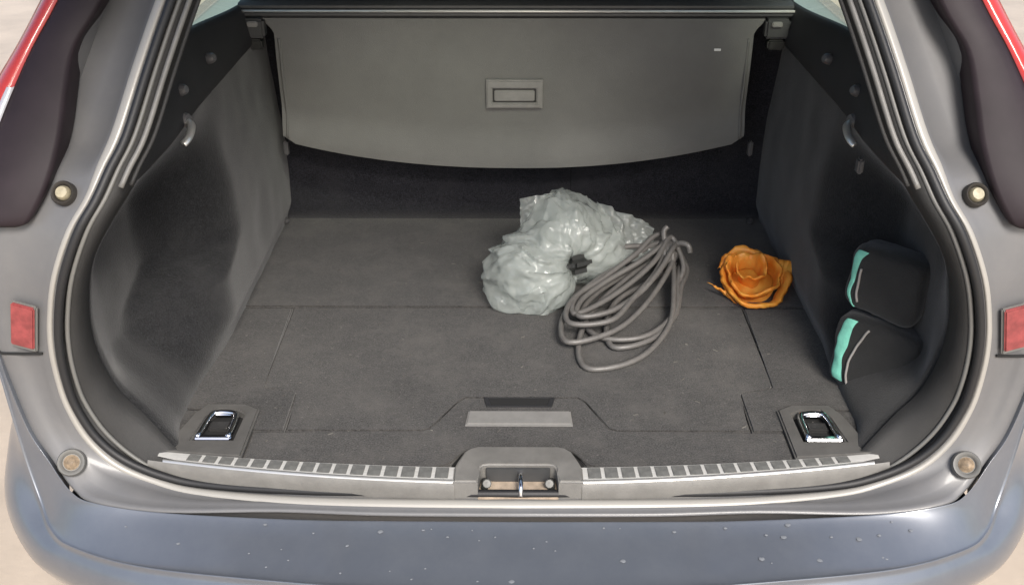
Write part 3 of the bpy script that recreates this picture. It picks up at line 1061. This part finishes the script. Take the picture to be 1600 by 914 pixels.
for (ex, ey), hw, ko, hz in loops:
    k = KN + Vector(ko)
    e = Vector((ex, ey, hz))
    ax = (e - k)
    ax2 = Vector((ax.x, ax.y, 0)).normalized()
    sd_ = Vector((-ax2.y, ax2.x, 0))
    L = ax.length
    jit = lambda a: Vector((random.uniform(-a, a), random.uniform(-a, a), 0))
    pts.append(k + sd_ * -.010)
    for f, w_ in ((.25, -.62), (.55, -1.0), (.82, -.86), (1.0, 0), (.82, .86), (.55, 1.0), (.25, .62)):
        hb = min(hz, .034)
        z = hb + (k.z - hb) * (1 - f) ** 1.7
        p = k + ax * f + sd_ * hw * w_ + jit(.008)
        p.z = max(.0062, z)
        pts.append(p)
    pts.append(k + sd_ * .012)
pts += [(.345, .64, .075), (.352, .61, .05), (.34, .585, .03)]
cp_(tube('cable', cr(pts, 8), .0056, 'cable', None, n=8))
# wrap that ties the coil, with its loose ends
wr = []
for q in range(41):
    a = q / 40 * math.pi * 6
    wr.append(KN + Vector((-.012 + q * .0006, -.008 + .030 * math.cos(a), .026 * math.sin(a))))
cp_(tube('tie_wrap', wr, .0062, 'cable', None, n=8))
cp_(tube('tie_end', cr([(.318, .650, .082), (.314, .660, .108), (.322, .665, .118)], 5), .0060, 'cable', None, n=8))
cp_(tube('tie_end', cr([(.325, .650, .080), (.348, .640, .092), (.362, .632, .090), (.366, .628, .076)], 5), .0060, 'cable', None, n=8))
pb = cp_(box('plug', (.132, .562, .082), (.058, .044, .038), 'black_plastic', None, .015, rot=Matrix.Rotation(R(28), 3, 'Z') @ Matrix.Rotation(R(-25), 3, 'X'), seg=3))

# ------------------------------------------------------------------ rolled orange fabric
orr = empty('orange_roll', (.482, .600, .016))
orr.rotation_euler = (R(22), R(-5), 0)
orr.scale = (1.06, 1.12, 1.1)
tag(orr, 'bright orange thin fabric bundled like a rosette on the boot floor', 'cloth')
rnd = random.Random(21)
def petal(name, th, r0, r1, span, z0, z1, roll, seed, ox=0, oy=0):
    vs_, fs = [], []
    NU, NV_ = 30, 14
    for j in range(NV_ + 1):
        v = j / NV_
        for i in range(NU + 1):
            u = i / NU * 2 - 1
            a = th + u * span
            ruf = noise.noise(Vector((a * 1.5 + seed, v * 1.2, seed))) + .28 * noise.noise(Vector((a * 4.0 + seed, v * 2, seed * 2)))
            cre = abs(noise.noise(Vector((a * 3.7, v * 2.5 + seed, 1.3)))) * 2
            r = r0 + (r1 - r0) * v ** .8 + .010 * ruf * v
            r *= 1 - .10 * u * u
            z = z0 + (z1 - z0) * math.sin(min(1.0, v * 1.15) * 1.57) + .012 * ruf * v + .003 * (cre - .5)
            if v > .75:
                z -= roll * ((v - .75) / .25) ** 2
            z += .0035 * (1 - 2 * abs(noise.noise(Vector((r * math.cos(a), r * math.sin(a), seed * .01)) * 75))) * (.3 + v)
            vs_.append((ox + r * math.cos(a), oy + r * math.sin(a), max(z, .001)))
    for j in range(NV_):
        for i in range(NU):
            k = j * (NU + 1) + i
            fs.append((k, k + 1, k + NU + 2, k + NU + 1))
    o = pyd(name, vs_, fs, 'orange', orr)
    so_ = o.modifiers.new('thick', 'SOLIDIFY')
    so_.thickness = .0011
    return o
def ribbon(name, t0, t1, ra, rb, h0, h1, flare, seed, ox, oy, base):
    rows = []
    n_ = 190
    for i in range(n_ + 1):
        f = i / n_
        th = t0 + (t1 - t0) * f
        ca, sa = math.cos(th), math.sin(th)
        lob = noise.noise(Vector((ca * 1.1 + seed, sa * 1.1, f * 2.5)))
        r = (ra + (rb - ra) * f) * (1 + .20 * lob)
        h = (h0 + (h1 - h0) * f) * (1 + .45 * noise.noise(Vector((ca * 1.6, sa * 1.6 + seed, f * 4))))
        h *= sm(0, .04, f) * sm(1, .95, f) * .7 + .3
        row = []
        for j_ in range(15):
            g = j_ / 14
            rr = r + flare * (.4 + .6 * f) * (g ** 1.6)
            z = base + h * math.sin(min(1, g * 1.12) * 1.57) - .006 * max(0, (g - .85) / .15) ** 2
            p = Vector((ox + rr * ca, oy + rr * sa, z))
            c1 = 1 - 2 * abs(noise.noise(Vector((p.x * 38 + seed, p.y * 38, p.z * 20))))
            c2 = 1 - 2 * abs(noise.noise(Vector((p.x * 95, p.y * 95 + seed, p.z * 60))))
            p += Vector((ca, sa, .5)) * (.0042 * c1 + .0016 * c2) * (.35 + .65 * g)
            p.z = max(p.z, .0012)
            row.append(p)
        rows.append(row)
    o = loft(name, rows, 'orange', orr)
    so_ = o.modifiers.new('thick', 'SOLIDIFY')
    so_.thickness = .0009
    return o
ribbon('cloth_fold', .4, 7.9, .044, .050, .026, .020, .022, 3.0, .002, -.002, .001)
ribbon('cloth_fold', 1.9, 8.9, .033, .044, .038, .030, .020, 7.0, -.003, .003, .004)
ribbon('cloth_fold', 2.6, 9.0, .014, .027, .042, .038, .016, 12.0, -.009, .007, .006)
for (cs, seed) in (([(-.045, -.034, .010), (-.030, -.056, .006), (-.055, -.022, .020), (-.088, -.004, .026)], 1.2),
                   ([(.050, -.022, .012), (.066, -.006, .010), (.086, .024, .028), (.052, .028, .034)], 4.4)):
    o = sheet('loose_end', cs, 'orange', orr, .003, seed, 14, 10)
    so_ = o.modifiers.new('thick', 'SOLIDIFY')
    so_.thickness = .0012
dome = []
for q in range(9):
    g = q / 8
    dome.append([(-.006 + (.050 * g * (1 + .10 * noise.noise(Vector((math.cos(k * .262) * 2, math.sin(k * .262) * 2, g * 3))))) * math.cos(k * .2618),
                  .005 + .050 * g * math.sin(k * .2618), .012 * math.cos(g * 1.5) + .004 * noise.noise(Vector((math.cos(k * .262) * 3 * g, math.sin(k * .262) * 3 * g, 4)))) for k in range(24)])
loft('cloth_core', dome, 'orange', orr, closed=True)

# ------------------------------------------------------------------ two black pouches in the right side bay
def pouch(loc, w, d, h, rz, lean, seed, label, strips, pipe):
    root = empty('pouch', loc)
    root.rotation_euler = (R(lean), 0, R(rz))
    tag(root, label, 'pouch', 'black pouches in the side bay')
    bm = bmesh.new()
    bmesh.ops.create_cube(bm, size=2)
    bmesh.ops.subdivide_edges(bm, edges=bm.edges[:], cuts=13, use_grid_fill=True)
    def surf(x, y, z, push=0):
        v = Vector((x, y, z))
        p = 5.0
        n = (abs(v.x) ** p + abs(v.y) ** p + abs(v.z) ** p) ** (1 / p)
        v = v / n
        q = Vector((v.x * w / 2, v.y * d / 2, v.z * h / 2))
        k = 1 + .07 * noise.noise(q * 22 + Vector((seed, 0, 0))) + .03 * noise.noise(q * 55 + Vector((0, seed, 0)))
        k *= 1 + .10 * (1 - v.x ** 2) * (1 - v.z ** 2)
        q = q * k
        nn = Vector((v.x ** 3 / w, v.y ** 3 / d, v.z ** 3 / h)).normalized()
        q += nn * push
        q.z += h / 2
        return q
    for v in bm.verts:
        v.co = surf(*v.co)
    bm_obj('pouch_body', bm, 'pouch', root)
    # webbing band that follows the surface
    for (path, width) in strips:
        rows = []
        pp = cr([(a, b, c) for a, b, c in path], 8)
        wd = cr([(q, 0, 0) for q in width], 8)
        for i, p in enumerate(pp):
            t = (pp[min(i + 1, len(pp) - 1)] - pp[max(i - 1, 0)]).normalized()
            sidev = Vector((0, 1, 0)).cross(t)
            hw = wd[i].x
            row = []
            for q in range(7):
                e = (q / 6 * 2 - 1) * hw
                row.append(surf(p.x + sidev.x * e, p.y, p.z + sidev.z * e, .0016 if 0 < q < 6 else .0002))
            rows.append(row)
        loft('webbing', rows, 'mint', root)
    tube('zip_piping', [surf(*p, .0015) for p in cr(pipe, 8)], .0022, 'piping', root, n=8)
    return root
# local -Y is the face turned to the viewer; local x runs from the strip edge to the wall
pouch((.622, .236, .001), .155, .078, .134, -42, -8, 1.0, 'black pouch with wide mint green band, lower of the two by the right wall',
      [([(-.76, -1, -.90), (-.80, -1, -.4), (-.80, -1, .3), (-.74, -1, .98)], [.19, .20, .20, .18])],
      [(-.42, -1, -.90), (-.44, -1, -.3), (-.36, -1, .3), (-.20, -1, .75)])
pouch((.628, .264, .138), .132, .072, .118, -46, -4, 7.0, 'black pouch with narrow curled mint green band, upper of the two by the right wall',
      [([(-.70, -1, -.95), (-.86, -1, -.3), (-.88, -1, .35), (-.78, -1, .95)], [.05, .10, .18, .26])],
      [(-.50, -1, -.62), (-.58, -1, -.1), (-.56, -1, .35)])

# ------------------------------------------------------------------ brown thing far off on the ground
wb = box('wooden_block', (3.72, 5.35, GZ + .11), (.34, .16, .22), 'wood', None, .01, rot=Matrix.Rotation(R(20), 3, 'Z'))
tag(wb, 'small brown wooden block standing far off on the pale ground', 'block')

# ------------------------------------------------------------------ crumbs and lint on the boot floor
rnd = random.Random(77)
lv, lf = [], []
for q in range(130):
    x, y = rnd.uniform(-.5, .5), rnd.uniform(.03, .92)
    a = rnd.uniform(0, math.pi)
    L_, W_ = rnd.choice((.0012, .0016, .002, .003, .005)), rnd.uniform(.0005, .0011)
    ca, sa = math.cos(a), math.sin(a)
    b0 = len(lv)
    for (u, v, z) in ((-1, -1, 0), (1, -1, 0), (1, 1, 0), (-1, 1, 0), (-.8, 0, .0012), (.8, 0, .0012)):
        lv.append((x + ca * u * L_ - sa * v * W_, y + sa * u * L_ + ca * v * W_, .0004 + z))
    for f in ((0, 1, 5, 4), (2, 3, 4, 5), (1, 2, 5), (3, 0, 4)):
        lf.append(tuple(b0 + k for k in f))
lint = pyd('lint', lv, lf, 'crumb', car, smooth=False)
lint['kind'] = 'stuff'
